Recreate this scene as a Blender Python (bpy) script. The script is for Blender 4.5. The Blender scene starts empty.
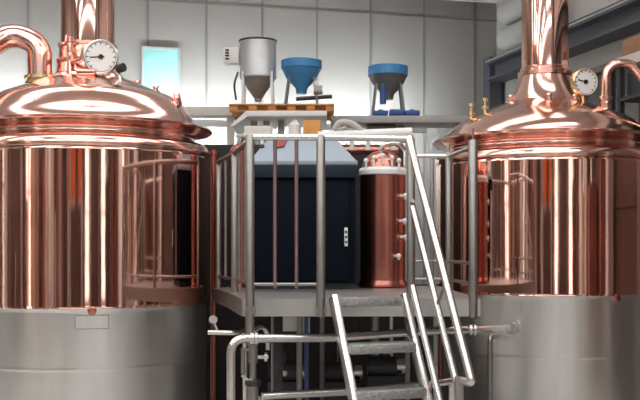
import bpy, bmesh, math, random
from mathutils import Vector, Matrix
random.seed(4)
S = bpy.context.scene
COL = S.collection
F, HOR, CAMZ = 1000.0, 248.0, 1.66

def P(px, py, d):
    """measured point: image column/row of the 640x400 frame at a distance in metres -> world"""
    return Vector(((px - 320) / F * d, d, CAMZ + (HOR - py) / F * d))

# ------------------------------------------------------------------ materials
def mat(name, col, metal=0.0, rough=0.5, bump=0.0, bscale=40, bstretch=(1, 1, 1), var=0.0, vscale=4, vstretch=(1, 1, 1),
        emit=None, spec=None, rvar=0.0):
    m = bpy.data.materials.new(name); m.use_nodes = True
    nt = m.node_tree; b = nt.nodes['Principled BSDF']
    b.inputs['Base Color'].default_value = (*col, 1)
    b.inputs['Metallic'].default_value = metal
    b.inputs['Roughness'].default_value = rough
    if spec is not None: b.inputs['Specular IOR Level'].default_value = spec
    if emit:
        b.inputs['Emission Color'].default_value = (*emit[0], 1); b.inputs['Emission Strength'].default_value = emit[1]
    tc = None
    def noise(scale, stretch, detail=4):
        nonlocal tc
        if tc is None: tc = nt.nodes.new('ShaderNodeTexCoord')
        mp = nt.nodes.new('ShaderNodeMapping'); mp.inputs['Scale'].default_value = stretch
        nz = nt.nodes.new('ShaderNodeTexNoise'); nz.inputs['Scale'].default_value = scale; nz.inputs['Detail'].default_value = detail
        nt.links.new(tc.outputs['Object'], mp.inputs[0]); nt.links.new(mp.outputs[0], nz.inputs['Vector'])
        return nz
    if var > 0:
        nz = noise(vscale, vstretch)
        r = nt.nodes.new('ShaderNodeValToRGB')
        r.color_ramp.elements[0].position = .3; r.color_ramp.elements[1].position = .7
        r.color_ramp.elements[0].color = (*[c * (1 - var) for c in col], 1)
        r.color_ramp.elements[1].color = (*[min(1, c * (1 + var * .6)) for c in col], 1)
        nt.links.new(nz.outputs['Fac'], r.inputs[0]); nt.links.new(r.outputs[0], b.inputs['Base Color'])
        if rvar > 0:
            mr = nt.nodes.new('ShaderNodeMapRange')
            mr.inputs['From Min'].default_value = .3; mr.inputs['From Max'].default_value = .7
            mr.inputs['To Min'].default_value = max(0.02, rough - rvar); mr.inputs['To Max'].default_value = rough + rvar
            nt.links.new(nz.outputs['Fac'], mr.inputs['Value']); nt.links.new(mr.outputs[0], b.inputs['Roughness'])
    if bump > 0:
        nz = noise(bscale, bstretch)
        bp = nt.nodes.new('ShaderNodeBump'); bp.inputs['Strength'].default_value = bump; bp.inputs['Distance'].default_value = .02
        nt.links.new(nz.outputs['Fac'], bp.inputs['Height']); nt.links.new(bp.outputs[0], b.inputs['Normal'])
    return m

M = {}
M['copper'] = mat('polished_copper', (.93, .565, .465), 1, .06, bump=.03, bscale=2.2, bstretch=(3, 3, .3), var=.05, vscale=2, rvar=.02)
M['copper_dome'] = mat('polished_copper_dome', (.94, .58, .485), 1, .15, bump=.02, bscale=3, var=.05, vscale=3)
M['copper_dark'] = mat('tarnished_copper', (.62, .24, .19), 1, .26, bump=.03, bscale=3, bstretch=(3, 3, .4), var=.15, vscale=3)
M['steel'] = mat('brushed_steel', (.84, .85, .83), 1, .30, bump=.04, bscale=3, bstretch=(3, 3, .15), var=.08, vscale=2.5, vstretch=(3, 3, .4))
M['tube'] = mat('satin_steel_tube', (.34, .325, .305), 1, .38, var=.06, vscale=9)
M['bright'] = mat('bright_steel_tube', (.74, .73, .71), 1, .25)
M['fascia'] = mat('edge_steel', (.55, .55, .53), 1, .38, var=.1, vscale=5)
M['greymetal'] = mat('painted_grey_metal', (.42, .42, .41), .0, .5, var=.1, vscale=6)
M['silver'] = mat('galvanised_sheet', (.60, .61, .62), .55, .42, var=.08, vscale=7)
M['white'] = mat('white_enamel', (.82, .82, .80), 0, .4)
M['cream'] = mat('cream_paint', (.78, .76, .68), 0, .55, var=.06, vscale=3)
M['navy'] = mat('dark_blue_paint', (.0055, .009, .015), 0, .55, spec=.05)
M['header'] = mat('slate_blue_paint', (.018, .027, .038), 0, .5, spec=.15)
M['hood'] = mat('pale_blue_grey_paint', (.30, .355, .42), 0, .4)
M['blue'] = mat('blue_plastic', (.06, .27, .55), 0, .4, var=.12, vscale=8)
M['bluecloth'] = mat('dark_blue_plastic', (.03, .09, .30), 0, .45)
M['funnel'] = mat('grey_funnel_sheet', (.16, .17, .18), .2, .5, var=.12, vscale=8)
M['conegrey'] = mat('dull_cone_sheet', (.33, .33, .32), .5, .45, var=.12, vscale=8)
M['baluster'] = mat('copper_tinted_rod', (.40, .27, .26), 1, .36)  # pink reflection of the copper is put into the rod colour
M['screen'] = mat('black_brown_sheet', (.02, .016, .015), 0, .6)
M['dark'] = mat('dark_steel', (.05, .05, .055), .4, .5, var=.2, vscale=8)
M['black'] = mat('black_rubber', (.015, .015, .016), 0, .6)
M['wood'] = mat('pallet_wood', (.58, .27, .10), 0, .75, var=.3, vscale=7, vstretch=(1, 8, 8))
M['boxbrown'] = mat('dull_brown_paint', (.17, .12, .105), 0, .6, var=.15)
M['card'] = mat('cardboard', (.40, .22, .12), 0, .8, var=.08)
M['orange'] = mat('orange_plastic', (.80, .38, .10), 0, .5, var=.1, vscale=9)
M['red'] = mat('red_plastic', (.32, .045, .035), 0, .45)
M['brass'] = mat('brass', (.86, .70, .38), 1, .25)
M['aqua'] = mat('pale_aqua_sheet', (.36, .76, .72), 0, .35, var=.08, vscale=5)
M['dial'] = mat('white_dial', (.88, .87, .84), 0, .35)
M['tread'] = mat('checker_plate', (.42, .42, .41), .9, .42, bump=.6, bscale=70, var=.25, vscale=60)
M['wall'] = mat('wall_panel_paint', (.345, .33, .305), 0, .7, var=.035, vscale=1.2)
M['seam'] = mat('panel_seam', (.22, .21, .20), 0, .7)
M['wallr'] = mat('side_wall_paint', (.52, .51, .48), 0, .75, var=.1, vscale=1.5)
M['beam'] = mat('grey_steel_beam', (.105, .108, .125), 0, .5, var=.12, vscale=3)
M['floor'] = mat('worn_concrete', (.52, .50, .47), 0, .55, var=.15, vscale=1.3)
M['ceil'] = mat('ceiling_sheet', (.72, .70, .67), 0, .8, var=.06)
M['frame'] = mat('window_frame_paint', (.20, .17, .15), 0, .5)
M['hallwall'] = mat('hall_wall_paint', (.66, .63, .60), 0, .7, var=.08, vscale=.7)
M['darkhall'] = mat('dark_hall_panel', (.10, .06, .048), 0, .5, var=.3, vscale=1.4)
M['orangehall'] = mat('orange_hall_panel', (.75, .17, .04), 0, .5, var=.1, vscale=2)
M['glassdark'] = mat('dark_pane', (.02, .022, .025), 0, .12)
M['hallglow'] = mat('added_window_glow', (.9, .9, .9), 0, .3, emit=((1, .95, .91), 1.5))
M['tubeglow'] = mat('lamp_diffuser', (.9, .9, .9), 0, .4, emit=((1, .97, .94), 14))
M['stripglow'] = mat('added_strip_glow', (.9, .9, .9), 0, .4, emit=((.88, .95, 1), 95))
M['skyglow'] = mat('added_roof_glow', (.9, .9, .9), 0, .3, emit=((.98, .985, 1), 3.6))
M['hose'] = mat('pale_hose', (.50, .47, .42), 0, .5)
M['bluehose'] = mat('blue_hose', (.08, .12, .32), 0, .45)

# ------------------------------------------------------------------ mesh builder
class MB:
    def __init__(self): self.bm = bmesh.new()
    def lathe(self, prof, c, seg=64, axis=None, cap=True):
        """prof: list of (r, h) along axis from c"""
        ax = Vector(axis).normalized() if axis else Vector((0, 0, 1))
        q = Vector((0, 0, 1)).rotation_difference(ax)
        c = Vector(c); rings = []
        for r, h in prof:
            if r < 1e-5:
                rings.append([self.bm.verts.new(c + q @ Vector((0, 0, h)))])
            else:
                rings.append([self.bm.verts.new(c + q @ Vector((r * math.cos(2 * math.pi * i / seg), r * math.sin(2 * math.pi * i / seg), h))) for i in range(seg)])
        for a, b in zip(rings, rings[1:]):
            for i in range(seg):
                j = (i + 1) % seg
                if len(a) == 1 and len(b) == 1: break
                if len(a) == 1: self.bm.faces.new((a[0], b[j], b[i]))
                elif len(b) == 1: self.bm.faces.new((a[i], a[j], b[0]))
                else: self.bm.faces.new((a[i], a[j], b[j], b[i]))
        if cap:
            if len(rings[0]) > 1: self.bm.faces.new(list(reversed(rings[0])))
            if len(rings[-1]) > 1: self.bm.faces.new(rings[-1])
        return self
    def rod(self, a, b, r, seg=16, r2=None):
        a, b = Vector(a), Vector(b); L = (b - a).length
        return self.lathe([(r, 0), (r if r2 is None else r2, L)], a, seg, b - a)
    def tube(self, pts, r, seg=16, bend=0.08, n=6):
        pts = [Vector(p) for p in pts]; path = [pts[0]]
        for i in range(1, len(pts) - 1):
            p0, p, p1 = pts[i - 1], pts[i], pts[i + 1]
            d0, d1 = (p0 - p), (p1 - p)
            k = min(bend, d0.length * .49, d1.length * .49)
            s, e = p + d0.normalized() * k, p + d1.normalized() * k
            for t in range(n + 1):
                u = t / n; path.append(s.lerp(p, u).lerp(p.lerp(e, u), u))
        path.append(pts[-1])
        T = [(path[min(i + 1, len(path) - 1)] - path[max(i - 1, 0)]).normalized() for i in range(len(path))]
        ref = Vector((0, 0, 1)) if abs(T[0].z) < .9 else Vector((1, 0, 0))
        nrm = (ref - T[0] * ref.dot(T[0])).normalized(); rings = []
        for i, p in enumerate(path):
            nrm = (nrm - T[i] * nrm.dot(T[i])).normalized(); bn = T[i].cross(nrm)
            rings.append([self.bm.verts.new(p + (nrm * math.cos(2 * math.pi * k / seg) + bn * math.sin(2 * math.pi * k / seg)) * r) for k in range(seg)])
        for a, b in zip(rings, rings[1:]):
            for k in range(seg):
                j = (k + 1) % seg; self.bm.faces.new((a[k], a[j], b[j], b[k]))
        self.bm.faces.new(list(reversed(rings[0]))); self.bm.faces.new(rings[-1])
        return self
    def frustum(self, quad0, quad1, bev=0):
        """two 4-point rings joined"""
        a = [self.bm.verts.new(Vector(p)) for p in quad0]; b = [self.bm.verts.new(Vector(p)) for p in quad1]
        fs = [self.bm.faces.new(list(reversed(a))), self.bm.faces.new(b)]
        for i in range(4):
            j = (i + 1) % 4; fs.append(self.bm.faces.new((a[i], a[j], b[j], b[i])))
        if bev > 0:
            es = list({e for f in fs for e in f.edges})
            bmesh.ops.bevel(self.bm, geom=es, offset=bev, segments=2, affect='EDGES', profile=.5)
        return self
    def box(self, lo, hi, bev=0):
        x0, y0, z0 = lo; x1, y1, z1 = hi
        return self.frustum([(x0, y0, z0), (x1, y0, z0), (x1, y1, z0), (x0, y1, z0)], [(x0, y0, z1), (x1, y0, z1), (x1, y1, z1), (x0, y1, z1)], bev)
    def obox(self, c, ex, ey, ez, sx, sy, sz, bev=0):
        """oriented box centred at c with unit axes and full sizes"""
        c, ex, ey, ez = Vector(c), Vector(ex) * sx / 2, Vector(ey) * sy / 2, Vector(ez) * sz / 2
        r = [(-1, -1), (1, -1), (1, 1), (-1, 1)]
        return self.frustum([c + ex * i + ey * j - ez for i, j in r], [c + ex * i + ey * j + ez for i, j in r], bev)
    def bar(self, a, b, w, h, up=(0, 0, 1), bev=0):
        a, b = Vector(a), Vector(b); d = (b - a); ez = d.normalized(); up = Vector(up)
        ex = up.cross(ez).normalized(); ey = ez.cross(ex)
        return self.obox((a + b) / 2, ex, ey, ez, w, h, d.length, bev)
    def prism(self, poly, z0, z1, bev=0):
        a = [self.bm.verts.new((x, y, z0)) for x, y in poly]; b = [self.bm.verts.new((x, y, z1)) for x, y in poly]
        fs = [self.bm.faces.new(list(reversed(a))), self.bm.faces.new(b)]
        for i in range(len(a)):
            j = (i + 1) % len(a); fs.append(self.bm.faces.new((a[i], a[j], b[j], b[i])))
        if bev: bmesh.ops.bevel(self.bm, geom=list({e for f in fs for e in f.edges}), offset=bev, segments=2, affect='EDGES')
        return self
    def ball(self, c, r, sc=(1, 1, 1)):
        m = Matrix.Translation(Vector(c)) @ Matrix.Diagonal((*[r * s for s in sc], 1))
        bmesh.ops.create_uvsphere(self.bm, u_segments=16, v_segments=10, radius=1, matrix=m); return self
    def build(self, name, m, parent=None, origin=None, sharp=35):
        me = bpy.data.meshes.new(name)
        bmesh.ops.recalc_face_normals(self.bm, faces=self.bm.faces)
        root = parent
        while root is not None and root.parent is not None: root = root.parent
        if root is not None: o = Vector(root.location)
        elif origin is not None: o = Vector(origin)
        else:
            vs = [v.co for v in self.bm.verts]
            o = Vector((sum((v.x for v in vs)) / len(vs), sum((v.y for v in vs)) / len(vs), min(v.z for v in vs)))
        for v in self.bm.verts: v.co -= o
        for f in self.bm.faces: f.smooth = True
        self.bm.to_mesh(me); self.bm.free()
        me.set_sharp_from_angle(angle=math.radians(sharp))
        me.materials.append(M[m] if isinstance(m, str) else m)
        ob = bpy.data.objects.new(name, me); COL.objects.link(ob)
        if parent is not None: ob.parent = parent
        else: ob.location = o
        return ob

def tag(o, label, cat, group=None):
    o['label'] = label; o['category'] = cat
    if group: o['group'] = group
    return o
def thing(name, label, cat, loc, group=None):
    o = bpy.data.objects.new(name, None); COL.objects.link(o); o.empty_display_size = .1
    o.location = loc; return tag(o, label, cat, group)
def struct(o, label=None):
    o['kind'] = 'structure'
    if label: o['label'] = label
    return o
def copy_thing(o, delta, label, parent=None):
    c = o.copy(); COL.objects.link(c)
    if parent: c.parent = parent
    else: c.location = Vector(o.location) + Vector(delta); c['label'] = label
    for ch in list(o.children): copy_thing(ch, None, None, c)
    return c

# ------------------------------------------------------------------ the room (turned 14.5 degrees to the camera)
A = math.radians(14.5)
U = Vector((math.cos(A), math.sin(A), 0)); V = Vector((-math.sin(A), math.cos(A), 0)); Z = Vector((0, 0, 1))
U0, U1, V0, V1, ZC = -7.5, 5.96, -7.5, 13.07, 5.7
def R(u, v, z=0): return U * u + V * v + Z * z
def rbox(mb, u0, u1, v0, v1, z0, z1, bev=0):
    return mb.obox(R((u0 + u1) / 2, (v0 + v1) / 2, (z0 + z1) / 2), U, V, Z, u1 - u0, v1 - v0, z1 - z0, bev)
T = .2
struct(rbox(MB(), U0 - T, U1 + T, V0 - T, V1 + T, -.2, 0).build('floor', 'floor'))
struct(rbox(MB(), U0 - T, U1 + T, V0 - T, V1 + T, ZC, ZC + .2).build('ceiling', 'ceil'))
wb = struct(rbox(MB(), U0 - T, U1 + T, V1, V1 + T, 0, ZC).build('wall_back', 'wall'))
wr = struct(rbox(MB(), U1, U1 + T, V0, V1, 0, ZC).build('wall_right', 'wallr'))
wl = struct(rbox(MB(), U0 - T, U0, V0, V1, 0, ZC).build('wall_left', 'hallwall'))
wf = struct(rbox(MB(), U0 - T, U1 + T, V0 - T, V0, 0, ZC).build('wall_front', 'hallwall'))
# vertical panel joints + one horizontal joint of the back wall cladding
def on_back(px, py, off=0.0):
    t = (px - 320) / F; h = (HOR - py) / F
    # ray (t,1) meets plane v = V1-off
    d = (V1 - off) / (t * V.x + V.y)
    return Vector((t * d, d, CAMZ + h * d))
def uv(p): return p.dot(U), p.dot(V)
b = MB()
for px in (28, 88, 148, 206.5, 262.5, 317, 370.5, 423.5, 474):
    u, v = uv(on_back(px, 100)); rbox(b, u - .012, u + .012, V1 - .012, V1, .1, ZC)
zj = on_back(330, 11).z
rbox(b, U0, U1, V1 - .010, V1, zj - .012, zj + .012)
struct(b.build('trim_1', 'seam'))
# roof beam at the top right, insulated roll ducts, crane rail beam along the right wall
struct(rbox(MB(), 3.6, U1, V1 - .9, V1 - .45, 5.0, ZC).build('trim_2', 'ceil'))
b = MB()
vb0, vb1, ub = 4.0, V1 - .35, U1 - .17
rbox(b, ub - .15, ub + .15, vb0, vb1, 4.17, 4.20); rbox(b, ub - .15, ub + .15, vb0, vb1, 3.95, 3.98); rbox(b, ub - .012, ub + .012, vb0, vb1, 3.98, 4.17)
rbox(b, ub - .04, ub + .04, vb0, vb1, 4.20, 4.28)
tr = struct(b.build('trim_3', 'beam'))
b = MB(); rbox(b, U1 - .24, U1 - .06, V1 - .30, V1 - .08, 0, 4.3); struct(b.build('trim_4', 'beam'))
b = MB()
for k, v in enumerate((11.2, 8.7, 6.2)): rbox(b, ub, U1, v - .1, v + .1, 4.0, 4.15)
struct(b.build('trim_5', 'beam'))
b = MB(); rbox(b, U1 - .06, U1, vb0, V1 - 1.2, 4.36, 5.2); struct(b.build('trim_30', 'hallwall'))
b = MB(); rbox(b, ub - .155, ub + .05, vb0, vb1, 4.201, 4.222); struct(b.build('trim_31', 'silver'))
# back windows of the right wall (dark panes)
wn = 0
def window(wall, a0, a1, z0, z1, pane, mull=2, fw=.07, trans=1):
    """frame + pane standing on a wall; a = v for the side walls, u for front"""
    global wn; wn += 1
    fr = MB(); pn = MB()
    def bx(mb, p0, p1, q0, q1, t0, t1):
        if wall == 'right': rbox(mb, U1 - t1, U1 - t0, p0, p1, q0, q1)
        elif wall == 'left': rbox(mb, U0 + t0, U0 + t1, p0, p1, q0, q1)
        else: rbox(mb, p0, p1, V0 + t0, V0 + t1, q0, q1)
    bx(fr, a0, a1, z0, z0 + fw, 0, .08); bx(fr, a0, a1, z1 - fw, z1, 0, .08)
    for i in range(mull + 1):
        c = a0 + fw / 2 + (a1 - a0 - fw) * i / mull; bx(fr, c - fw / 2, c + fw / 2, z0 + fw, z1 - fw, 0, .08)
    for i in range(trans):
        c = z0 + (z1 - z0) * (i + 1) / (trans + 1); bx(fr, a0 + fw, a1 - fw, c - .025, c + .025, 0.005, .07)
    bx(pn, a0 + fw * .5, a1 - fw * .5, z0 + fw * .5, z1 - fw * .5, .01, .03)
    w = struct(fr.build('window_%d' % wn, 'frame')); pn.build('pane', pane, w)
for v in (11.6, 10.0, 8.4): window('right', v - .65, v + .65, 2.4, 3.72, 'glassdark')
dn = 0
def door(wall, a0, a1, z0, z1, m):
    global dn; dn += 1
    def bx(mb, p0, p1, q0, q1, t0, t1):
        if wall == 'right': rbox(mb, U1 - t1, U1 - t0, p0, p1, q0, q1)
        elif wall == 'left': rbox(mb, U0 + t0, U0 + t1, p0, p1, q0, q1)
        else: rbox(mb, p0, p1, V0 + t0, V0 + t1, q0, q1)
    f = MB(); bx(f, a0 - .12, a0, z0, z1 + .12, 0, .16); bx(f, a1, a1 + .12, z0, z1 + .12, 0, .16); bx(f, a0, a1, z1, z1 + .12, 0, .16)
    d = struct(f.build('door_%d' % dn, 'frame'))
    l = MB(); bx(l, a0, a1, z0, z1, .01, .09); l.build('leaf', m, d)
    for k in range(3):
        z = z0 + (z1 - z0) * (k + .5) / 3; l = MB(); bx(l, a0 + .1, a1 - .1, z - .04, z + .04, .09, .12); l.build('rib', m, d)
for a in ((-6.3, -4.2), (-.9, 1.6), (4.3, 5.9), (8.3, 9.6)): door('left', *a, 0, 4.3, 'darkhall')  # unseen hall doors, added as dark bands for the copper to mirror
for a in ((-3.6, -1.9), (2.2, 3.3), (6.5, 7.3)): window('left', *a, .6, 4.5, 'hallglow', 2, .1, 1)  # unseen glowing windows, added as bright bands for the copper to mirror
for a in ((-6.6, -4.0), (-.2, 1.3), (3.2, 5.2), (5.9, 7.2)): door('right', *a, 0, 4.2, 'darkhall')
for a in ((-3.0, -1.2), (1.9, 2.7)): window('right', *a, .6, 4.4, 'hallglow', 2, .1, 1)
door('front', -6.6, -5.4, 0, 4.4, 'darkhall'); door('front', -4.9, -1.6, 2.75, 4.6, 'orangehall'); door('front', -4.7, -1.9, 0, 2.5, 'darkhall')  # orange panel added for the orange patch mirrored in the left kettle
window('front', -.9, 0.1, .4, 4.5, 'hallglow', 1, .1, 1); door('front', .5, 2.3, 0, 3.9, 'darkhall'); window('front', 3.0, 4.2, .4, 4.5, 'hallglow', 1, .1, 1)
tn = 6  # unseen dark posts added to streak the copper's reflections
for (wall, a, wd) in (('left', -2.6, .25), ('left', 1.9, .4), ('left', 3.8, .3), ('left', 6.2, .2), ('right', -3.3, .3), ('right', -.6, .2), ('right', 2.95, .3), ('front', -1.2, .35), ('front', 2.65, .25), ('front', 4.8, .4)):
    b = MB()
    if wall == 'left': rbox(b, U0 + .3, U0 + .3 + wd, a - wd / 2, a + wd / 2, 0, ZC)
    elif wall == 'right': rbox(b, U1 - .3 - wd, U1 - .3, a - wd / 2, a + wd / 2, 0, ZC)
    else: rbox(b, a - wd / 2, a + wd / 2, V0 + .3, V0 + .3 + wd, 0, ZC)
    struct(b.build('trim_%d' % tn, 'darkhall')); tn += 1
rnd = random.Random(11)  # unseen random hall panels added to vary the copper's reflections
M['tan'] = mat('tan_hall_panel', (.40, .27, .20), 0, .6, var=.2, vscale=2); M['rose'] = mat('red_hall_panel', (.30, .12, .09), 0, .6, var=.2, vscale=2); M['brown'] = mat('brown_hall_panel', (.15, .09, .07), 0, .6, var=.25, vscale=2)
for wall, lo, hi, n in (('left', -7, 9, 15), ('front', -6.5, 5, 9), ('right', -7, 7, 11)):
    for k in range(n):
        a = lo + (hi - lo) * (k + rnd.random() * .8) / n; wd = rnd.choice((.12, .2, .35, .6, .9)); z1 = rnd.choice((1.6, 2.4, 3.2, 4.5, ZC)); dp = .2 + rnd.random() * .5
        b = MB()
        if wall == 'left': rbox(b, U0 + .17, U0 + dp + .1, a, a + wd, 0, z1)
        elif wall == 'right': rbox(b, U1 - dp - .1, U1 - .17, a, a + wd, 0, z1)
        else: rbox(b, a, a + wd, V0 + .17, V0 + dp + .1, 0, z1)
        struct(b.build('trim_%d' % (40 + tn), rnd.choice(('tan', 'rose', 'brown', 'darkhall', 'hallwall', 'wallr')))); tn += 1
# added roof lights: unseen glowing panes that brighten the domes and hall
for v in (-4.5, -.5, 3.4, 6.6, 8.6):
    wn += 1
    hw = .4 if v > 5 else .55
    f = MB(); rbox(f, -6.6, 5.0, v - hw - .08, v - hw, ZC - .08, ZC); rbox(f, -6.6, 5.0, v + hw, v + hw + .08, ZC - .08, ZC)
    for k in range(6): u = -6.6 + 11.6 * k / 5; rbox(f, u - .04, u + .04, v - hw, v + hw, ZC - .08, ZC)
    w = struct(f.build('window_%d' % wn, 'frame'))
    rbox(MB(), -6.6, 5.0, v - hw, v + hw, ZC - .03, ZC - .01).build('pane', 'skyglow', w)
def ceiling_light(u, v, label, L=2.4, w=.2):
    c = R(u, v, ZC)
    t = thing('ceiling_light', label, 'lamp', c - Z * .2, 'ceiling lights of the hall')
    rbox(MB(), u - L / 2 - .04, u + L / 2 + .04, v - w / 2 - .03, v + w / 2 + .03, ZC - .13, ZC, .01).build('housing', 'white', t)
    rbox(MB(), u - L / 2, u + L / 2, v - w / 2, v + w / 2, ZC - .16, ZC - .125).build('diffuser', 'tubeglow', t)
for u in (-4.2, -.6, 3.0):
    for v in (1.4, 5.2):
        ceiling_light(u, v, 'long white ceiling light hanging over the hall in front of the kettles')

# ------------------------------------------------------------------ brew kettles
def gauge(c, r, facing, parent, stem_to, rim='bright', ang=190):
    f = Vector(facing).normalized()
    g = MB().lathe([(r * .85, -.05), (r, -.035), (r, .012), (r * .93, .02), (r * .93, .006)], c, 40, f).rod(Vector(c) - f * .03 - Z * r * .9, stem_to, .018).build('gauge', rim, parent)
    MB().lathe([(r * .93, .004), (r * .93, .010)], c, 40, f).build('dial', 'dial', g)
    q = Vector((0, -1, 0)).rotation_difference(f)
    def pt(a, rr, off): return Vector(c) + f * off + q @ Vector((math.cos(a) * rr, 0, math.sin(a) * rr))
    b = MB().lathe([(r * .835, .009), (r * .835, .0112), (r * .86, .0112), (r * .86, .009)], c, 40, f)
    for k in range(13):
        a = math.radians(-45 + 270 * k / 12); b.rod(pt(a, r * .70, .011), pt(a, r * .85, .011), .0035, 6)
    b.build('scale', 'black', g)
    a = math.radians(ang)
    MB().rod(pt(a, r * .62, .014), pt(a + math.pi, r * .2, .014), .005, 8).lathe([(.02, .01), (.02, .018)], c, 16, f).build('needle', 'black', g)
    return g

def valve(base, axis, s, parent, name='valve', m='brass'):
    a = Vector(axis).normalized(); base = Vector(base)
    v = MB().lathe([(.016 * s, 0), (.016 * s, .05 * s), (.03 * s, .055 * s), (.03 * s, .08 * s), (.012 * s, .085 * s), (.012 * s, .12 * s), (.028 * s, .125 * s), (.028 * s, .15 * s), (0, .155 * s)], base, 14, a)
    return v.build(name, m, parent)

def kettle(cx, cy, label, zb, shoulder, dome, stack, collar):
    t = thing('brew_kettle', label, 'brew kettle', (cx, cy, 0), 'large copper kettles')
    c = (cx, cy, 0)
    MB().lathe([(.9, 0), (.985, .02), (.985, .03), (.985, .73), (.985, .745), (.9865, .75), (.9865, .757), (.985, .762), (.985, .775), (.985, zb - .035), (.985, zb - .02), (.99, zb)], c, 128).build('steel_base', 'steel', t)
    MB().lathe([(.99, zb), (1.004, zb + .004), (1.0, zb + .02), (1.0, zb + .025), (1.0, zb + .05), (1.0, shoulder - .06), (1.0, shoulder - .035), (1.0, shoulder - .03), (.995, shoulder - .012)], c, 160).build('copper_shell', 'copper', t)
    L = shoulder + .208
    pr = [(.99, shoulder - .012), (1.008, shoulder - .008)] + smooth([(1.014, L - .20), (1.012, L - .18), (1.0, L - .15), (.975, L - .125), (.93, L - .108)], 4) + smooth([(.90, L - .100), (.895, L - .07), (.915, L - .045), (.98, L - .025), (1.03, L - .014)], 4) + [(1.037, L - .008), (1.037, L + .004), (1.02, L + .012), (.93, L + .026)]
    MB().lathe(pr, c, 160).build('flange', 'copper_dome', t)
    MB().lathe(smooth(dome), c, 128).build('dome', 'copper_dome', t)
    MB().lathe(stack, c, 72).build('chimney', 'copper', t)
    MB().lathe(collar, c, 72, cap=False).build('collar', 'copper_dome', t)
    return t
def smooth(pr, n=5):
    """Catmull-Rom through profile points"""
    out = []; p = [pr[0]] + pr + [pr[-1]]
    for i in range(1, len(p) - 2):
        for k in range(n):
            u = k / n
            out.append(tuple(.5 * (2 * p[i][j] + (p[i + 1][j] - p[i - 1][j]) * u + (2 * p[i - 1][j] - 5 * p[i][j] + 4 * p[i + 1][j] - p[i + 2][j]) * u * u + (3 * p[i][j] - p[i - 1][j] - 3 * p[i + 1][j] + p[i + 2][j]) * u ** 3) for j in (0, 1)))
    out.append(pr[-1]); return out
H = lambda h: CAMZ + h
LX, LY, RX, RY = -1.946, 8.387, 2.074, 9.22
SH = H(.772)
kl = kettle(LX, LY, 'copper kettle on a steel base with a thick copper pipe arching off its left', H(-.455), SH,
            [(.93, H(.995)), (.895, H(1.04)), (.85, H(1.12)), (.75, H(1.235)), (.58, H(1.31)), (.395, H(1.386)), (.22, H(1.43))],
            [(.222, H(1.40)), (.222, ZC - .02)],
            [(.31, H(1.40)), (.30, H(1.43)), (.265, H(1.45)), (.255, H(1.52)), (.262, H(1.53)), (.262, H(1.56)), (.24, H(1.57)), (.235, H(1.66)), (.25, H(1.67)), (.25, H(1.69)), (.222, H(1.70))])
kr = kettle(RX, RY, 'copper kettle on a steel base behind the right railing, with a thin arched pipe', H(-.400), SH - .005,
            [(.935, H(.995)), (.90, H(1.05)), (.83, H(1.115)), (.72, H(1.185)), (.49, H(1.285)), (.30, H(1.355)), (.2, H(1.37))],
            [(.212, H(1.36)), (.212, ZC - .02)],
            [(.345, H(1.335)), (.325, H(1.36)), (.285, H(1.42)), (.25, H(1.51)), (.235, H(1.57)), (.245, H(1.58)), (.245, H(1.615)), (.225, H(1.625)), (.225, H(1.65)), (.212, H(1.66))])
# left kettle fittings
p0 = P(40, 92, 8.25)
pp = MB().tube([p0, P(40, 44, 8.25), P(12, 33, 8.25), P(-20, 52, 8.1), P(-60, 110, 7.9), ], .098, 28, bend=.3, n=12).build('vapour_pipe', 'copper_dome', kl)
MB().lathe([(.13, -.012), (.13, .012)], P(40, 78, 8.25), 36).lathe([(.12, -.012), (.12, .012)], P(40, 84, 8.25), 36).build('pipe_flange', 'brass', pp)
gauge(P(101, 57, 8.02), .14, (.14, -1, -.02), kl, P(101, 92, 8.05), 'bright', 184)
b = MB()
for px, py in ((70, 42), (70, 52), (72, 61)): b.rod(P(px, py, 8.12), P(px, py - 5, 8.12), .03, 16)
b.rod(P(70, 88, 8.1), P(70, 38, 8.13), .02, 12).tube([P(72, 62, 8.1), P(82, 60, 8.02), P(84, 48, 8.02)], .022, 12, .04).rod(P(78, 72, 8.05), P(96, 72, 8.0), .028).build('side_pipe', 'copper_dome', kl)
fit = MB().rod(P(122, 88, 8.05), P(116, 66, 8.05), .022, 14).build('relief_valve', 'bright', kl)
MB().rod(P(118, 69, 8.03), P(124, 67, 8.0), .035, 14).build('cap', 'black', fit)
def dome_z(prof, r):
    pr = smooth(prof)
    for (r0, h0), (r1, h1) in zip(pr, pr[1:]):
        if r1 <= r <= r0: return h0 + (h1 - h0) * (r0 - r) / max(1e-6, r0 - r1)
    return pr[-1][1]
DL = [(.93, H(.995)), (.895, H(1.04)), (.85, H(1.12)), (.75, H(1.235)), (.58, H(1.31)), (.395, H(1.386)), (.22, H(1.43))]
DR = [(.935, H(.995)), (.90, H(1.05)), (.83, H(1.115)), (.72, H(1.185)), (.49, H(1.285)), (.30, H(1.355)), (.2, H(1.37))]
for cx, cy, DD, kk, lst in ((LX, LY, DL, kl, ((.56, 10), (.74, 2), (.42, 25), (.8, -14), (.5, 60))), (RX, RY, DR, kr, ((.36, 200), (.44, 262), (.46, 292), (.6, 320), (.52, 340)))):
    for r, a in lst:
        a = math.radians(a); x, y = cx + r * math.cos(a), cy + r * math.sin(a); z = dome_z(DD, r)
        MB().lathe([(.04, -.02), (.04, .012), (.022, .018), (.022, .035), (.03, .04), (.028, .055), (0, .058)], (x, y, z), 16).build('clamp_knob', 'copper_dome', kk)
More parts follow.
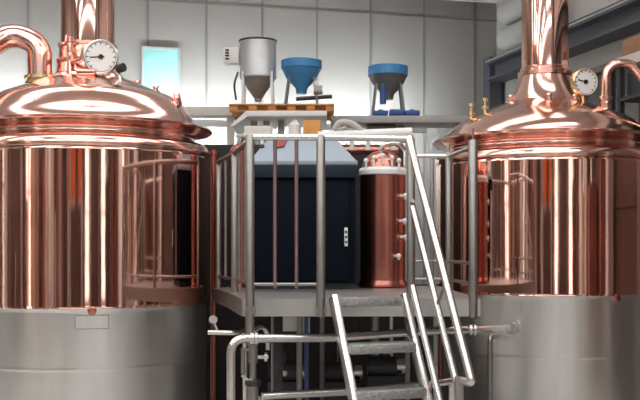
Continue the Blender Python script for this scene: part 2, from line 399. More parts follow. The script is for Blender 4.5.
for cx, cy, kk, px in ((LX, LY, kl, 92), (RX, RY, kr, 617)):
    t_ = (px - 320) / F; ang = math.atan(t_); dx = Vector((math.sin(ang), math.cos(ang), 0)); cc = Vector((cx, cy, 0))
    m_ = cc.dot(dx); s_ = m_ - math.sqrt(m_ * m_ - cc.dot(cc) + 1.0)
    p = dx * s_; p.z = H(-.455 if kk is kl else -.400); n = (p - cc); n.z = 0; n.normalize()
    MB().lathe([(.033, -.02), (.033, .008), (.024, .012), (0, .013)], p - Z * .012, 20, n).build('drain_plug', 'copper_dark', kk)
    if kk is kl:
        e = Z.cross(n); q = p - Z * .095 - e * .0 - n * .01
        b = MB()
        for dz in (-.05, .05): b.obox(q + Z * dz, e, n, Z, .25, .018, .006)
        for de in (-.122, .122): b.obox(q + e * de, e, n, Z, .006, .018, .10)
        np_ = b.build('nameplate_frame', 'conegrey', kl)
        MB().obox(q - n * .004, e, n, Z, .24, .008, .094).build('nameplate', 'steel', np_)
# right kettle fittings
pp = MB().tube([P(606, 112, 8.95), P(606, 66, 8.95), P(632, 62, 8.95), P(652, 90, 8.95), P(652, 135, 8.95)], .043, 20, bend=.26, n=10).build('vapour_pipe', 'copper_dome', kr)
MB().lathe([(.06, -.015), (.06, .015)], P(606, 98, 8.95), 24).build('pipe_flange', 'copper_dome', pp)
gauge(P(585, 82, 8.72), .122, (.28, -1, -.02), kr, P(584, 106, 8.8), 'brass', 168)
valve(P(471, 122, 9.0), (0, 0, 1), 1.1, kr); valve(P(485, 115, 8.95), (0, 0, 1), 1.0, kr)

# ------------------------------------------------------------------ platform
PZ = 1.33
deck = [(-.50, 6.5), (1.04, 6.5), (1.03, 8.75), (-.70, 8.75), (-.88, 8.3), (-.69, 7.5)]
pl = thing('platform', 'raised stainless steel work platform between the two big kettles', 'platform', (.25, 7.5, 0))
MB().prism([(x * .995, y + .012 if y < 6.6 else y) for x, y in deck], PZ - .02, PZ).build('deck_plate', 'tread', pl)
b = MB()
for i, ((x0, y0), (x1, y1)) in enumerate(zip(deck, deck[1:] + deck[:1])):
    MB().bar((x0, y0, PZ - .058), (x1, y1, PZ - .058), .02, .112).build('fascia', 'fascia' if i == 0 else 'tube', pl)  # side edges darker: their dim copper reflection is put into the colour
for x, y in ((-.30, 7.25), (.92, 7.3), (.95, 8.65), (-.62, 8.65)):
    MB().box((x - .03, y - .03, .01), (x + .03, y + .03, PZ - .1), .004).box((x - .06, y - .06, 0), (x + .06, y + .06, .012)).build('leg', 'dark', pl)
b = MB()
for y in (7.0, 7.6, 8.2): b.box((-.6, y - .03, PZ - .1), (1.0, y + .03, PZ - .022))
b.build('joist', 'dark', pl)

TR = H(.72); RT = .021; PO = .029
def post(x, y, z1, parent, z0=None, r=PO, cap=True):
    z0 = PZ if z0 is None else z0
    return MB().lathe([(r, z0), (r, z1 - .012), (r * .8, z1 - .003), (0, z1)], (x, y, 0), 20).build('post', 'tube', parent)
# front railing
y0 = 6.46
fr = thing('guard_railing', 'front guard railing left of the stairs with two thin upright bars', 'railing', (-.455, y0, PZ))
xA, xB = (250 - 320) / F * y0, (320.8 - 320) / F * y0
post(xA, y0, TR + .015, fr, PZ - .30); post(xB, y0, TR + .012, fr, PZ - .115)
for x in (xA, xB): MB().box((x - .036, y0 - .02, PZ - .10), (x + .036, y0 + .045, PZ - .05), .004).build('bracket', 'tube', fr)
xC = (411 - 320) / F * 6.56
MB().tube([(xA, y0, TR - .005), (xB, y0, TR - .005), (xC, 6.56, TR - .005)], RT, 16, .05).build('top_rail', 'bright', fr)
MB().rod((xA, y0, H(-.235)), (xB, y0, H(-.235)), .011).build('bottom_rail', 'tube', fr)
for px in (275, 296.5):
    x = (px - 320) / F * y0
    MB().rod((x, y0, TR - .01), (x, y0, H(-.262)), .0125, 12).build('baluster', 'baluster', fr)
post(xC, 6.56, TR, fr, PZ - .02, .028)
# left side railing
ls = thing('guard_railing', 'left side guard railing running back beside the left kettle', 'railing', (-.63, 7.5, PZ))
pts = [(-.46, 6.58), (-.64, 7.5), (-.84, 8.28)]
for x, y in pts[1:]: post(x, y, TR, ls, PZ - .1, .027)
MB().tube([(x, y, TR - .01) for x, y in pts], RT, 14).build('top_rail', 'tube', ls)
MB().tube([(x, y, H(-.235)) for x, y in pts], .012, 12).build('bottom_rail', 'tube', ls)
for k in (.28, .5, .74):
    x, y = -.46 + k * -.17, 6.58 + k * .92
    MB().rod((x, y, TR - .01), (x, y, H(-.25)), .0125, 12).build('baluster', 'copper_dark' if k == .5 else 'tube', ls)
MB().rod((-.745, 7.9, TR - .01), (-.745, 7.9, H(-.25)), .0125, 12).build('baluster', 'tube', ls)
# right railing
rr = thing('guard_railing', 'right side guard railing in front of the right kettle', 'railing', (.99, 6.5, PZ))
xE = (473 - 320) / F * 6.5
post(xE, 6.5, H(.705), rr, PZ - .12, .03); xD, yD = .965, 7.5
MB().rod((xE, 6.5, H(.70)), (xE, 6.5, H(.775)), .007, 8).build('rod', 'tube', rr)
post(xD, yD, H(.72), rr, PZ - .1, .026)
MB().rod((xD, yD, H(.715)), (xD, yD, H(.79)), .014, 8).build('rod', 'bright', rr)
post(.84, 7.5, H(.70), rr, PZ, .014); post(.70, 7.5, H(.70), rr, PZ, .014)
MB().tube([(xE, 6.5, H(.66)), (xD, yD, H(.69)), (.68, 7.5, H(.69))], .016, 14, .03).build('top_rail', 'bright', rr)
for h in (-.10, -.235): MB().tube([(xE, 6.5, H(h)), (xD, yD, H(h)), (.70, 7.5, H(h))], .012, 12, .03).build('lower_rail', 'tube', rr)

# ------------------------------------------------------------------ stairs
ph = math.radians(20); E1 = Vector((math.cos(ph), math.sin(ph), 0)); E2 = Vector((math.sin(ph), -math.cos(ph), 0)); SL = .565
st = thing('staircase', 'steep open steel stairs with handrails on the right, descending from the platform', 'stairs', (.45, 6.1, 0))
LT = Vector((.088, 6.36, 0)); SW = .49
def sp(w, s, off=0): return LT + E1 * w + E2 * (SL * s + off) + Z * (PZ - s)
nrm = (E2 * 1 + Z * SL).normalized()
for w in (0, SW):
    MB().bar(sp(w, -.02), sp(w, PZ - .02), .042, .075, nrm, .004).build('stringer', 'bright', st)
for i, s in enumerate((.275, .54, .805, 1.07)):
    c = sp(SW / 2, s)
    MB().obox(c - Z * .022, E1, E2, Z, SW - .045, .17, .062, .012).build('tread', 'tread', st)
MB().obox(sp(SW / 2, .02) + Z * .005 - E2 * .04, E1, E2, Z, SW - .045, .12, .06, .008).build('tread', 'tread', st)
hd = Vector((.195, -.53, -1))
def rl(start, s0, s1): a = Vector(start); return a + hd * s0, a + hd * s1
h0 = P(409, 138, 6.5); a, e = rl(h0, 0, 1.485)
nw = P(459, 380, 5.80)
MB().tube([Vector((xC, 6.56, TR - .005)), a, e, Vector((nw.x, nw.y + .02, e.z))], .025, 16, .03).build('handrail', 'bright', st)
h1 = P(412.5, 207, 6.5); a1, e1 = rl(h1, 0, 1.06); MB().rod(a1, e1, .021).build('middle_rail', 'bright', st)
h2 = P(412.5, 286, 6.5); a2, e2 = rl(h2, 0, 1.0); MB().rod(a2, e2, .021).build('lower_rail', 'bright', st)
MB().box((nw.x - .024, nw.y - .024, 0), (nw.x + .024, nw.y + .024, nw.z + .02), .004).build('newel_post', 'tube', st)
for py in (205, 290): MB().rod(P(413, py - 4, 6.5), Vector((xC, 6.56, P(413, py, 6.5).z)), .012).build('rail_bracket', 'tube', st)
for (aa, s) in ((h2, .55),):
    q = aa + hd * s
    MB().rod(q, Vector((q.x - .05, q.y + .0, q.z - .16)), .011, 10).build('baluster', 'baluster', st)
q = h0 + hd * .92; MB().rod(q, h1 + hd * .62, .010, 10).build('baluster', 'tube', st)

# ------------------------------------------------------------------ malt mill cabinet on the platform
cb = thing('equipment_cabinet', 'dark blue cabinet with a pale sloping hood behind the front railing', 'cabinet', (-.2, 8.3, PZ))
x0, x1, yf, yb = -.55, .285, 8.0, 8.7
zt = H(.675)
MB().box((x0 + .02, yf + .03, PZ), (x1 - .02, yb, PZ + .06)).build('plinth', 'black', cb)
MB().box((x0, yf, PZ + .05), (x1, yb, zt), .012).build('body', 'navy', cb)
dr = MB().box((.0, yf - .022, PZ + .07), (x1 - .05, yf - .002, zt - .13), .006).build('door', 'navy', cb)
hp = P(346, 237, 7.97)
MB().box((x0 - .005, yf - .055, zt - .115), (x1 + .005, yf - .001, zt - .014), .006).build('header', 'header', cb)
hd_ = MB().box((hp.x - .014, yf - .05, hp.z - .075), (hp.x + .014, yf - .02, hp.z + .075), .006).build('handle', 'white', dr)
for dz in (.04, .0, -.04): MB().box((hp.x - .008, yf - .054, hp.z + dz - .009), (hp.x + .008, yf - .048, hp.z + dz + .009)).build('lock_button', 'black', hd_)
MB().box((x0 + .04, yf - .02, PZ + .07), (-.035, yf - .002, zt - .13), .006).build('panel', 'navy', cb)
zh = H(.905)
hood = MB().frustum([(x0 - .01, yf - .025, zt + .02), (x1 + .01, yf - .025, zt + .02), (x1 + .01, yb, zt + .02), (x0 - .01, yb, zt + .02)],
             [(x0 + .12, yf + .26, zh), (x1 - .16, yf + .26, zh), (x1 - .16, yb - .05, zh), (x0 + .12, yb - .05, zh)], .006)
hood.box((x0 - .015, yf - .03, zt - .012), (x1 + .015, yb, zt + .022), .004)
hood = hood.build('hood', 'hood', cb)
def on_hood(px, k):  # point of the sloping front of the hood at fraction k
    y = yf - .025 + .285 * k; z = zt + .02 + (zh - zt - .02) * k
    return Vector(((px - 320) / F * y, y - .004, z))
MB().lathe([(.02, 0), (.02, .012), (0, .014)], on_hood(262, .62), 16, (0, -.7, .7)).build('knob', 'black', hood)
MB().frustum([on_hood(274, .9), on_hood(287, .92), on_hood(284, .60), on_hood(277, .55)], [on_hood(274, .9) + Vector((0, -.01, .01)), on_hood(287, .92) + Vector((0, -.01, .01)), on_hood(284, .60) + Vector((0, -.01, .01)), on_hood(277, .55) + Vector((0, -.01, .01))]).build('warning_tab', 'red', hood)

# ------------------------------------------------------------------ small copper tank right of the cabinet
tx, ty, tr_ = .525, 8.38, .188
tk = thing('copper_tank', 'slim dark red copper tank standing right of the dark cabinet', 'tank', (tx, ty, PZ))
MB().lathe([(.19, PZ), (.205, PZ + .01), (.205, PZ + .035), (tr_, PZ + .06), (tr_, PZ + .065), (tr_, PZ + .08), (tr_, H(.61))], (tx, ty, 0), 72).build('shell', 'copper_dark', tk)
MB().lathe([(tr_, H(.605)), (.205, H(.61)), (.205, H(.645)), (.19, H(.665)), (.18, H(.67))], (tx, ty, 0), 48).build('top_flange', 'white', tk)
MB().lathe(smooth([(.18, H(.668)), (.16, H(.73)), (.10, H(.79)), (.03, H(.815))]), (tx, ty, 0), 48).build('lid', 'copper_dark', tk)
for k, (px, py) in enumerate(((398, 196), (397, 221), (399, 237), (391, 256))):
    q = P(px, py, 8.27); a_ = Vector((q.x - tx, q.y - ty, 0)).normalized(); q = Vector((tx, ty, q.z)) + a_ * (tr_ - .008)
    v = MB().rod(q, q + a_ * .06, .012, 12).ball(q + a_ * .06, .022).rod(q + a_ * .06 - Z * .03, q + a_ * .06 + Z * .02, .011, 10).build('sample_valve', 'white', tk)
for px, py, d in ((366, 163, 8.25), (374, 160, 8.22), (383, 158, 8.2), (392, 160, 8.2), (399, 163, 8.22)):
    q = P(px, py, d); MB().rod(q - Z * .05, q + Z * .015, .010, 10).ball(q + Z * .02, .02).build('clamp_bolt', 'white', tk)
MB().tube([P(381, 158, 8.32), P(381, 146, 8.32), P(398, 142, 8.25), P(404, 150, 8.3)], .022, 14, .06).build('outlet_pipe', 'bright', tk)

# header pipes and white equipment behind the top rail
vt = thing('header_pipe', 'white horizontal header pipe with drop pipes above the slim copper tank', 'pipe', P(345, 140, 8.9))
MB().tube([P(318, 137, 9.0), P(412, 133, 9.0)], .05, 20).build('pipe', 'white', vt)
for px in (352, 368, 393):
    q = P(px, 138, 8.95); MB().rod(q, q - Z * .10, .02, 14).lathe([(.032, 0), (.032, .03)], q - Z * .11, 16).build('drop_pipe', 'cream', vt)
MB().rod(P(333, 150, 9.0), P(398, 150, 9.0), .04, 18).build('lower_header', 'copper_dark', vt)
for px in (322, 408): MB().box(tuple(P(px, 150, 9.0) + Vector((-.02, .03, 0)) - Z * (P(px, 150, 9).z)), tuple(P(px, 131, 9.0) + Vector((.02, .07, 0)))).build('support', 'greymetal', vt)
MB().tube([P(335, 130, 9.0), P(339, 122.5, 9.0), P(352, 123, 9.0), P(366, 136, 9.0)], .032, 14, .1, 8).rod(P(334, 131, 9.0), P(346, 128, 9.0), .022, 12).build('hose', 'hose', vt)

# ------------------------------------------------------------------ mezzanine, tray, hoppers
D = 11.0
mz = thing('mezzanine_beam', 'long grey beam under the right blue hopper', 'beam', (.8, D, 0))
a, e = P(331, 115.5, D), P(486, 122.5, D)
MB().box((a.x, D, e.z), (e.x, D + .5, a.z), .006).build('beam', 'greymetal', mz)
for x in (.9, 1.55): MB().box((x - .04, D + .3, 0), (x + .04, D + .38, e.z)).build('column', 'greymetal', mz)
mc = thing('mezzanine_beam', 'cream ledge beam behind the left kettle', 'beam', (-1.5, D + .5, 0))
a, e = P(110, 106.5, D + .3), P(237, 115.5, D + .3)
MB().box((a.x, D + .3, e.z), (e.x, D + .55, a.z), .006).build('beam', 'cream', mc)
for x in (-2.2, -1.02): MB().box((x - .04, D + .4, 0), (x + .04, D + .48, e.z)).build('column', 'cream', mc)
ty_ = thing('steel_tray', 'pale steel tray on columns carrying the pallet and two hoppers', 'tray', (-.35, D, 0))
a, e = P(246, 110.8, 10.7), P(327, 116, 10.7)
MB().box((a.x, 10.7, e.z), (e.x, 11.65, a.z), .005).frustum([(a.x - .165, 10.7, e.z - .10), (a.x - .145, 10.7, e.z - .115), (a.x - .145, 11.65, e.z - .115), (a.x - .165, 11.65, e.z - .10)], [(a.x, 10.7, a.z), (a.x + .02, 10.7, e.z), (a.x + .02, 11.65, e.z), (a.x, 11.65, a.z)]).build('tray', 'white', ty_)
for px in (254, 266.5, 281, 318):
    x = (px - 320) / F * 11.1; MB().box((x - .035, 11.1, 0), (x + .035, 11.17, e.z)).build('column', 'tube', ty_)
zp = a.z
# pallet
pa = thing('pallet', 'worn brown wooden pallet under the silver hopper', 'pallet', (-.4, 11.1, zp))
xa, xb = P(230, 105, 10.85).x, P(334, 105, 10.85).x
for x in [xa + (xb - xa - .09) * k / 5 for k in range(6)]:
    for y in (10.75, 11.1, 11.45):
        MB().box((x, y, zp + .012), (x + .09, y + .1, zp + .065), .002).build('block', 'wood', pa)
for y in (10.75, 11.1, 11.45): MB().box((xa, y, zp), (xb, y + .1, zp + .013), .002).build('bottom_board', 'wood', pa)
for k in range(5): y = 10.74 + k * .178; MB().box((xa, y, zp + .064), (xb, y + .13, zp + .083), .002).build('deck_board', 'wood', pa)
z0 = zp + .083
# silver hopper
hs = P(258, 100, 11.1); hs.z = z0
hp_ = thing('hopper', 'silver cylindrical hopper with a white control box on its side', 'hopper', hs)
ztop, zc, ztip = P(0, 37.5, 10.9).z, P(0, 75.5, 10.9).z, P(0, 99, 11.1).z
c = (hs.x, hs.y, 0)
MB().lathe([(.205, zc), (.207, zc + .012), (.203, zc + .02), (.203, ztop), (.19, ztop), (.19, ztop - .02)], c, 56).build('barrel', 'silver', hp_)
MB().lathe([(.205, ztop - .012), (.213, ztop - .008), (.213, ztop + .006), (.203, ztop + .008)], c, 56, cap=False).build('rim', 'dark', hp_)
MB().lathe([(.203, zc + .005), (.04, ztip), (.04, ztip - .03)], c, 48).build('cone', 'conegrey', hp_)
for sx, sy in ((-1, -1), (1, -1), (1, 1), (-1, 1)):
    MB().bar((hs.x + sx * .155, hs.y + sy * .12, zc + .06), (hs.x + sx * .165, hs.y + sy * .125, z0 + .004), .03, .03, (0, 1, .01)).build('leg', 'white', hp_)
q = P(231, 55, 11.0)
cbx = MB().box((q.x - .085, 10.98, q.z - .095), (q.x + .085, 11.12, q.z + .085), .008).build('control_box', 'white', hp_)
b = MB()
for dz in (.05, .02, -.01, -.045): b.box((q.x - .06, 10.972, q.z + dz - .01), (q.x - .02, 10.982, q.z + dz + .008))
b.build('buttons', 'black', cbx)
MB().tube([P(238, 72, 11.0), P(234, 84, 11.0), P(236, 100, 11.0)], .012, 10, .05).build('cable', 'dark', hp_)
# blue hoppers
def blue_hopper(px, d, z0, rim_y0, rim_y1, tip_y, rpx, label, cone_m):
    o = P(px, 100, d); o.z = z0; r = rpx / F * d; c = (o.x, o.y, 0)
    zr1, zr0, zt_ = P(0, rim_y0, d - .22).z, P(0, rim_y1, d - .22).z, P(0, tip_y, d).z
    t = thing('hopper', label, 'hopper', o, 'blue hoppers on the mezzanine')
    MB().lathe([(r * .97, zr0), (r, zr0 + .006), (r, zr1 - .006), (r * .97, zr1), (r * .9, zr1), (r * .86, zr0 + .02)], c, 52).build('rim', 'blue', t)
    MB().lathe([(r * .96, zr0 + .002), (r * .78, zr0 - (zr0 - zt_) * .38), (r * .30, zt_ + .02), (r * .26, zt_ - .04)], c, 48).build('funnel', cone_m, t)
    for sx, sy in ((-1, -1), (1, -1), (1, 1), (-1, 1)):
        MB().bar((o.x + sx * r * .60, o.y + sy * r * .5, zr0 - .10), (o.x + sx * r * .80, o.y + sy * r * .6, z0 + .004), .026, .026, (0, 1, .01)).build('leg', 'funnel', t)
    return t, o, r
t1, o1, r1 = blue_hopper(301.5, 11.1, z0, 57, 66, 90, 20.5, 'blue funnel hopper on the pallet beside the silver hopper', 'blue')
m_ = P(318, 90, 10.95)
mt = MB().rod(m_ - Vector((.05, 0, 0)), m_ + Vector((.05, 0, 0)), .05, 20).build('motor', 'greymetal', t1)
MB().rod(m_ + Vector((-.02, 0, .05)), m_ + Vector((-.02, 0, .10)), .025, 12).build('terminal_box', 'white', mt)
MB().rod(P(296, 99, 10.98), P(332, 96.5, 10.98), .022, 14).build('auger', 'dark', t1)
zb_ = P(0, 115.5, D).z
t2, o2, r2 = blue_hopper(388, 11.28, zb_, 63, 73, 96, 20, 'grey funnel hopper with bright blue rim, standing apart on the grey beam', 'funnel')
MB().rod(P(383, 92, 11.05), P(383, 84, 11.05), .02, 10).rod(P(383, 104, 11.05), P(383, 92, 11.05), .035, 14).build('slide_gate', 'bluecloth', t2)
for k, (px, py, w) in enumerate(((381, 110, .08), (397, 109.5, .09), (412.5, 111, .11))):
    q = P(px, py, 11.03); 
    tag(MB().box((q.x - .085, 11.0, zb_), (q.x + .08, 11.1, zb_ + .06 + .012 * (k == 1)), .015).ball((q.x + .0, 11.05, zb_ + .055), .03, (1.5, 1, .7)).build('folded_sack', 'bluecloth'),
        ('dark blue folded sack under the right hopper, leftmost of three', 'dark blue folded sack under the right hopper, middle one of three', 'dark blue folded sack right of the hopper legs, rightmost of three')[k], 'sack', 'blue sacks on the beam')
# boxes and gear seen under the tray
ox = P(312, 127, 10.4)
sh = thing('shelf_rack', 'low steel shelf behind the cabinet, holding an orange crate', 'shelf', (ox.x - .3, 10.5, 0))
MB().box((ox.x - .78, 10.3, P(0, 135, 10.4).z - .03), (ox.x + .25, 10.65, P(0, 135, 10.4).z), .003).build('shelf_board', 'cream', sh)
for x in (ox.x - .75, ox.x + .22):
    for y in (10.32, 10.63): MB().box((x - .02, y - .02, 0), (x + .02, y + .02, P(0, 135, 10.4).z - .03)).build('upright', 'greymetal', sh)
zs = P(0, 135, 10.4).z
tag(MB().box((ox.x - .09, 10.34, zs), (ox.x + .09, 10.55, zs + .15), .008).build('crate', 'orange'), 'orange crate on the low shelf behind the cabinet', 'crate')
tag(MB().lathe([(.06, zs), (.065, zs + .01), (.065, zs + .11), (.03, zs + .14), (.03, zs + .16), (0, zs + .165)], (ox.x - .18, 10.45, 0), 24).build('canister', 'white'), 'white canister left of the orange crate', 'canister')
tag(MB().box((ox.x - .70, 10.34, zs), (ox.x - .42, 10.6, zs + .09), .01).build('tool_box', 'cream'), 'pale tool box at the left end of the low shelf', 'box')

tag(MB().box((P(367, 0, 11.1).x, 11.1, P(0, 134, 11.1).z), (P(396, 0, 11.1).x, 11.4, zb_ - .085), .01).build('equipment_box', 'boxbrown'), 'dull brown box hanging under the grey beam below the right hopper', 'box')
# aqua panel on the back wall
c0, c1 = on_back(143, 49), on_back(178, 93)
u0, _ = uv(c0); u1, _ = uv(c1)
ap = thing('wall_panel', 'pale aqua rectangular panel on the back wall above the left kettle', 'panel', R((u0 + u1) / 2, V1 - .02, c1.z))
rbox(MB(), u0, u1, V1 - .05, V1 - .016, c1.z, c0.z, .004).build('sheet', 'aqua', ap)
b = MB(); rbox(b, u0 - .02, u1 + .02, V1 - .06, V1 - .012, c0.z, c0.z + .025); rbox(b, u1, u1 + .02, V1 - .06, V1 - .012, c1.z, c0.z); rbox(b, u0 - .02, u0, V1 - .06, V1 - .012, c1.z, c0.z)
b.build('frame', 'silver', ap)
# added strip lights, hidden behind the mezzanine, to brighten the lower back wall
for i, (u0_, u1_) in enumerate(((-1.6, .2), (.9, 2.6), (3.0, 4.6))):
    t = thing('added_strip_light', ('added unseen strip light low behind the cream ledge beam', 'added unseen strip light low behind the tray columns', 'added unseen strip light low behind the grey beam')[i], 'lamp', R((u0_ + u1_) / 2, V1 - .7, 3.17), 'added strip lights washing the back wall')
    rbox(MB(), u0_ - .03, u1_ + .03, V1 - .76, V1 - .68, 3.17, 3.245, .004).build('housing', 'white', t)
    rbox(MB(), u0_, u1_, V1 - .68, V1 - .65, 3.18, 3.24).build('diffuser', 'stripglow', t)
    b = MB()
    for u in (u0_ + .2, u1_ - .2): rbox(b, u - .015, u + .015, V1 - .74, V1 - .71, 0, 3.17)
    b.build('stand', 'greymetal', t)

# insulated rolls near the corner
for k, (py, r) in enumerate(((16, .16), (42, .15))):
    u = U1 - .27 - k * .02; z = P(0, py, 13.3).z
    tag(MB().rod(R(u, V1 - .95, z), R(u, 10.9, z), r, 32).build('ventilation_duct', 'wallr'), ('grey lagged round duct along the right wall, upper of two', 'grey lagged round duct along the right wall, lower of two')[k], 'duct', 'ducts along the right wall')
# storage rack behind the right kettle
def RK(u, v, z): return R(u, v, z)
ur0, ur1, vr0, vr1 = U1 - .62, U1 - .14, 7.7, 8.8
rk = thing('storage_rack', 'dark metal storage rack behind the right kettle', 'rack', R((ur0 + ur1) / 2, (vr0 + vr1) / 2, 0))
for u in (ur0, ur1):
    for v in (vr0, vr1): rbox(MB(), u - .025, u + .025, v - .025, v + .025, 0, 3.43).build('upright', 'dark', rk)
for z in (1.0, 2.6, 3.1): rbox(MB(), ur0 - .03, ur1 + .03, vr0 - .03, vr1 + .03, z, z + .035).build('shelf_board', 'cream' if z > 3.5 else 'dark', rk)
rbox(MB(), ur0 - .03, ur1 + .03, vr0 - .03, vr1 + .03, 3.43, 3.53).build('shelf_board', 'cream', rk)
tag(rbox(MB(), ur0 + .0, ur0 + .40, vr1 - .42, vr1 - .02, 3.53, 3.70, .006).build('cardboard_box', 'card'), 'brown cardboard box on top of the dark storage rack', 'box')
tag(rbox(MB(), ur0 + .02, ur0 + .42, vr0 + .05, vr0 + .50, 3.135, 3.40, .01).build('storage_bin', 'black'), 'black storage bin on the rack, right one of two', 'bin', 'bins on the rack')
tag(rbox(MB(), ur0 + .02, ur0 + .42, vr0 + .58, vr0 + 1.02, 3.135, 3.36, .01).build('storage_bin', 'dark'), 'dark grey storage bin on the rack, left one of two', 'bin', 'bins on the rack')

# ------------------------------------------------------------------ pipes and pumps under the platform
p1 = thing('transfer_pipe', 'bright steel pipe bending up and running under the platform into the right kettle', 'pipe', Vector((P(231, 400, 6.3).x, 6.3, 0)))
base = P(231, 338.5, 6.36)
en = P(512, 328, 8.36)
MB().tube([Vector((base.x, base.y, 0)), base, P(330, 338, 6.6), P(420, 331.5, 7.05), P(470, 330, 7.45), en], .028, 18, .10, 8).build('pipe', 'bright', p1)
for px, py, d in ((252, 338.4, 6.42), (256, 338.4, 6.43), (470, 330, 7.45), (474, 330, 7.5)):
    MB().lathe([(.036, -.014), (.042, -.008), (.042, .008), (.036, .014)], P(px, py, d), 24, (1, .15, 0)).build('coupling', 'bright', p1)
MB().lathe([(.05, -.02), (.055, 0), (.05, .02)], P(511, 328, 8.28), 24, (.3, 1, 0)).build('weld_collar', 'bright', p1)
tag(MB().tube([P(262, 396, 6.7), P(360, 391, 6.9), P(440, 383, 7.1), P(452, 381, 7.2), P(452, 460, 7.2)], .027, 16, .05).rod(P(262, 396, 6.7), P(262, 396, 6.7) * 1 + Vector((0, .0, -P(262, 396, 6.7).z)), .027, 16).build('drain_pipe', 'bright'), 'low bright steel pipe running behind the lower stair treads', 'pipe')
br_ = tag(MB().tube([P(208, 332.5, 7.0), P(238, 333, 7.0), P(238, 333, 7.0) + Vector((.03, .25, 0)), Vector((P(238, 333, 7).x + .03, 7.25, 0))], .017, 14, .05).build('branch_pipe', 'bright'), 'short thin steel pipe beside the left kettle base', 'pipe')
MB().lathe([(.03, -.012), (.03, .012)], P(213, 320, 7.05), 18, (.4, -1, .5)).rod(P(213, 320, 7.05), P(218, 332, 7.02), .010, 10).build('hand_wheel', 'tube', br_)
tag(MB().tube([Vector((P(490, 340, 7.6).x, 7.6, 0)), P(490, 337, 7.6), P(497, 336, 7.9)], .02, 14, .05).build('riser_pipe', 'tube'), 'thin upright steel pipe beside the right kettle base', 'pipe')
for px, d, r, m_, lab in ((299.5, 7.4, .022, 'tube', 'grey upright pipe left of the blue hose under the platform'), (272.5, 7.6, .012, 'tube', 'thin upright grey pipe under the left half of the platform'), (306.5, 7.45, .016, 'bluehose', 'blue hose hanging upright under the platform')):
    x = (px - 320) / F * d
    tag(MB().tube([(x, d, 0), (x, d, PZ - .13)], r, 14).build('blue_hose' if 'blue' in m_ else 'upright_pipe', m_), lab, 'hose' if 'blue' in m_ else 'pipe')
sc = thing('dark_backing', 'added dark backing sheet behind the cabinet and platform', 'screen', (-.3, 9.6, 0))  # sheet added to keep the space behind and below the platform dark
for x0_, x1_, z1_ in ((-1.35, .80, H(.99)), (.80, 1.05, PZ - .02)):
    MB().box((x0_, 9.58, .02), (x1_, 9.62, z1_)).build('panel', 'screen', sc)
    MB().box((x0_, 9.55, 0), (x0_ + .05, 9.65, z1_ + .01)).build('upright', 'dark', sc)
for k, (px, d, r, mm, lab) in enumerate(((340, 8.9, .03, 'tube', 'grey upright pipe seen left behind the stair treads'), (358, 9.0, .02, 'dark', 'dark upright pipe seen between the stair treads'), (375, 8.9, .035, 'tube', 'thick grey upright pipe seen in the middle behind the stair treads'), (391, 9.0, .02, 'bright', 'thin bright upright pipe seen right behind the stair treads'), (441, 8.3, .014, 'red', 'thin red upright hose under the platform right of the stairs'))):
    x = (px - 320) / F * d
    tag(MB().tube([(x, d, 0), (x, d, PZ - .11)], r, 14).build('upright_hose' if mm == 'red' else 'upright_pipe', mm), lab, 'hose' if mm == 'red' else 'pipe')
q = P(213.5, 150, 9.3)
tag(MB().lathe([(.03, 0), (.03, q.z - .05), (.042, q.z - .045), (.042, q.z - .015), (.03, q.z - .01), (.03, q.z)], (q.x, q.y, 0), 18).build('copper_riser', 'copper_dark'), 'reddish copper riser pipe right beside the left kettle', 'pipe')
tag(MB().lathe([(.085, PZ), (.085, PZ + .02), (.07, PZ + .03), (.07, H(.78)), (.085, H(.79)), (.085, H(.82)), (.06, H(.85)), (.02, H(.87)), (0, H(.87))], (-.665, 8.32, 0), 32).build('copper_column', 'copper_dark'), 'narrow copper column left of the dark cabinet behind the railing', 'pipe')
# short stub leg/valve under the front-left post
sv = thing('valve_stack', 'steel valve column under the front left railing post', 'valve', P(253, 356, 6.62) * 1 - Z * P(253, 356, 6.62).z)
q = P(253, 360, 6.62)
MB().lathe([(.036, .0), (.036, q.z - .13), (.022, q.z - .12), (.022, q.z - .02), (.032, q.z - .02), (.032, q.z + .1), (.02, q.z + .11), (.02, q.z + .16)], (q.x, q.y, 0), 20).build('column', 'tube', sv)
MB().lathe([(.05, 0), (.055, .01), (.055, .03), (.05, .04)], (q.x, q.y, q.z - .17), 20).build('clamp', 'dark', sv)
MB().tube([P(253, 331, 6.62), P(262, 326, 6.7), P(268, 333, 6.75), P(268, 350, 6.75)], .016, 12, .04).build('bent_pipe', 'bright', sv)
MB().rod(P(255, 357, 6.62), P(268, 357, 6.65), .014, 12).lathe([(.03, -.01), (.03, .01)], P(266, 357, 6.65), 16, (1, 0, 0)).build('branch', 'bright', sv)
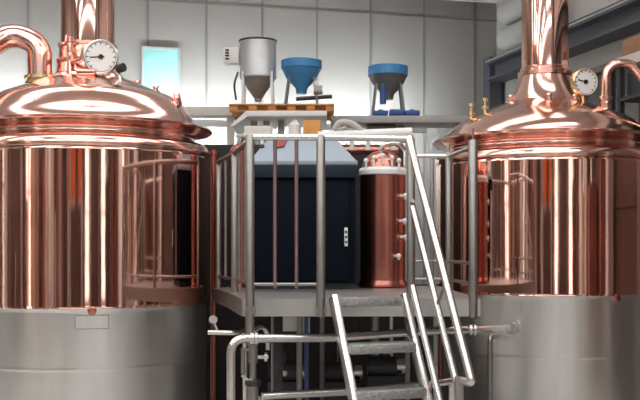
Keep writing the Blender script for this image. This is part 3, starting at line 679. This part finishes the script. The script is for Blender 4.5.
MB().rod(P(243, 348, 6.6), P(243, 374, 6.6), .014, 12).rod(P(243, 350, 6.6), P(253, 350, 6.62), .012, 10).build('side_pipe', 'tube', sv)
MB().rod(P(242, 375, 6.6), P(252, 384, 6.6), .012, 10).build('lever', 'bright', sv)
for k, (px, py, d, lab) in enumerate(((285, 372, 8.3, 'dark pump with a pale end cap under the platform, left one'), (342, 372, 8.4, 'dark pump under the platform behind the stair treads'), (384, 366, 8.2, 'dark pump under the platform, right behind the stair treads'))):
    q = P(px, py, d)
    pm = thing('pump', lab, 'pump', (q.x, q.y, 0), 'pumps under the platform')
    MB().rod(q - Vector((.14, 0, 0)), q + Vector((.10, 0, 0)), .085, 28).lathe([(.03, 0), (.03, .09)], q + Z * .08, 14).build('motor', 'dark', pm)
    MB().rod(q + Vector((.10, 0, 0)), q + Vector((.17, 0, 0)), .06, 24).build('pump_head', 'bright', pm)
    MB().box((q.x - .14, q.y - .09, 0), (q.x + .15, q.y + .09, q.z - .07), .01).build('stand', 'dark', pm)
    if k == 0: MB().ball(q + Vector((-.0, -.09, .0)), .025).build('end_cap', 'white', pm)
for px, py, w, lab in ((289, 327, .07, 'white junction box hanging under the platform deck'), (304, 329, .045, 'small grey junction box hanging under the platform deck')):
    q = P(px, py, 7.58)
    tag(MB().box((q.x - w, 7.54, q.z - .03), (q.x + w, 7.6, PZ - .1), .006).build('junction_box', 'white' if w > .05 else 'silver'), lab, 'box')

# ------------------------------------------------------------------ camera, world, colour
w = bpy.data.worlds.new('World'); S.world = w; w.use_nodes = True
w.node_tree.nodes['Background'].inputs[0].default_value = (.8, .85, .9, 1); w.node_tree.nodes['Background'].inputs[1].default_value = .3
cam = bpy.data.cameras.new('camera'); co = bpy.data.objects.new('camera', cam); COL.objects.link(co)
cam.sensor_width = 36; cam.lens = 36 * F / 640; cam.shift_y = (HOR - 200) / 640
co.location = (0, 0, CAMZ); co.rotation_euler = (math.radians(90), 0, 0)
S.camera = co
S.view_settings.view_transform = 'Standard'; S.view_settings.look = 'None'; S.view_settings.gamma = 1; S.view_settings.exposure = 0.15
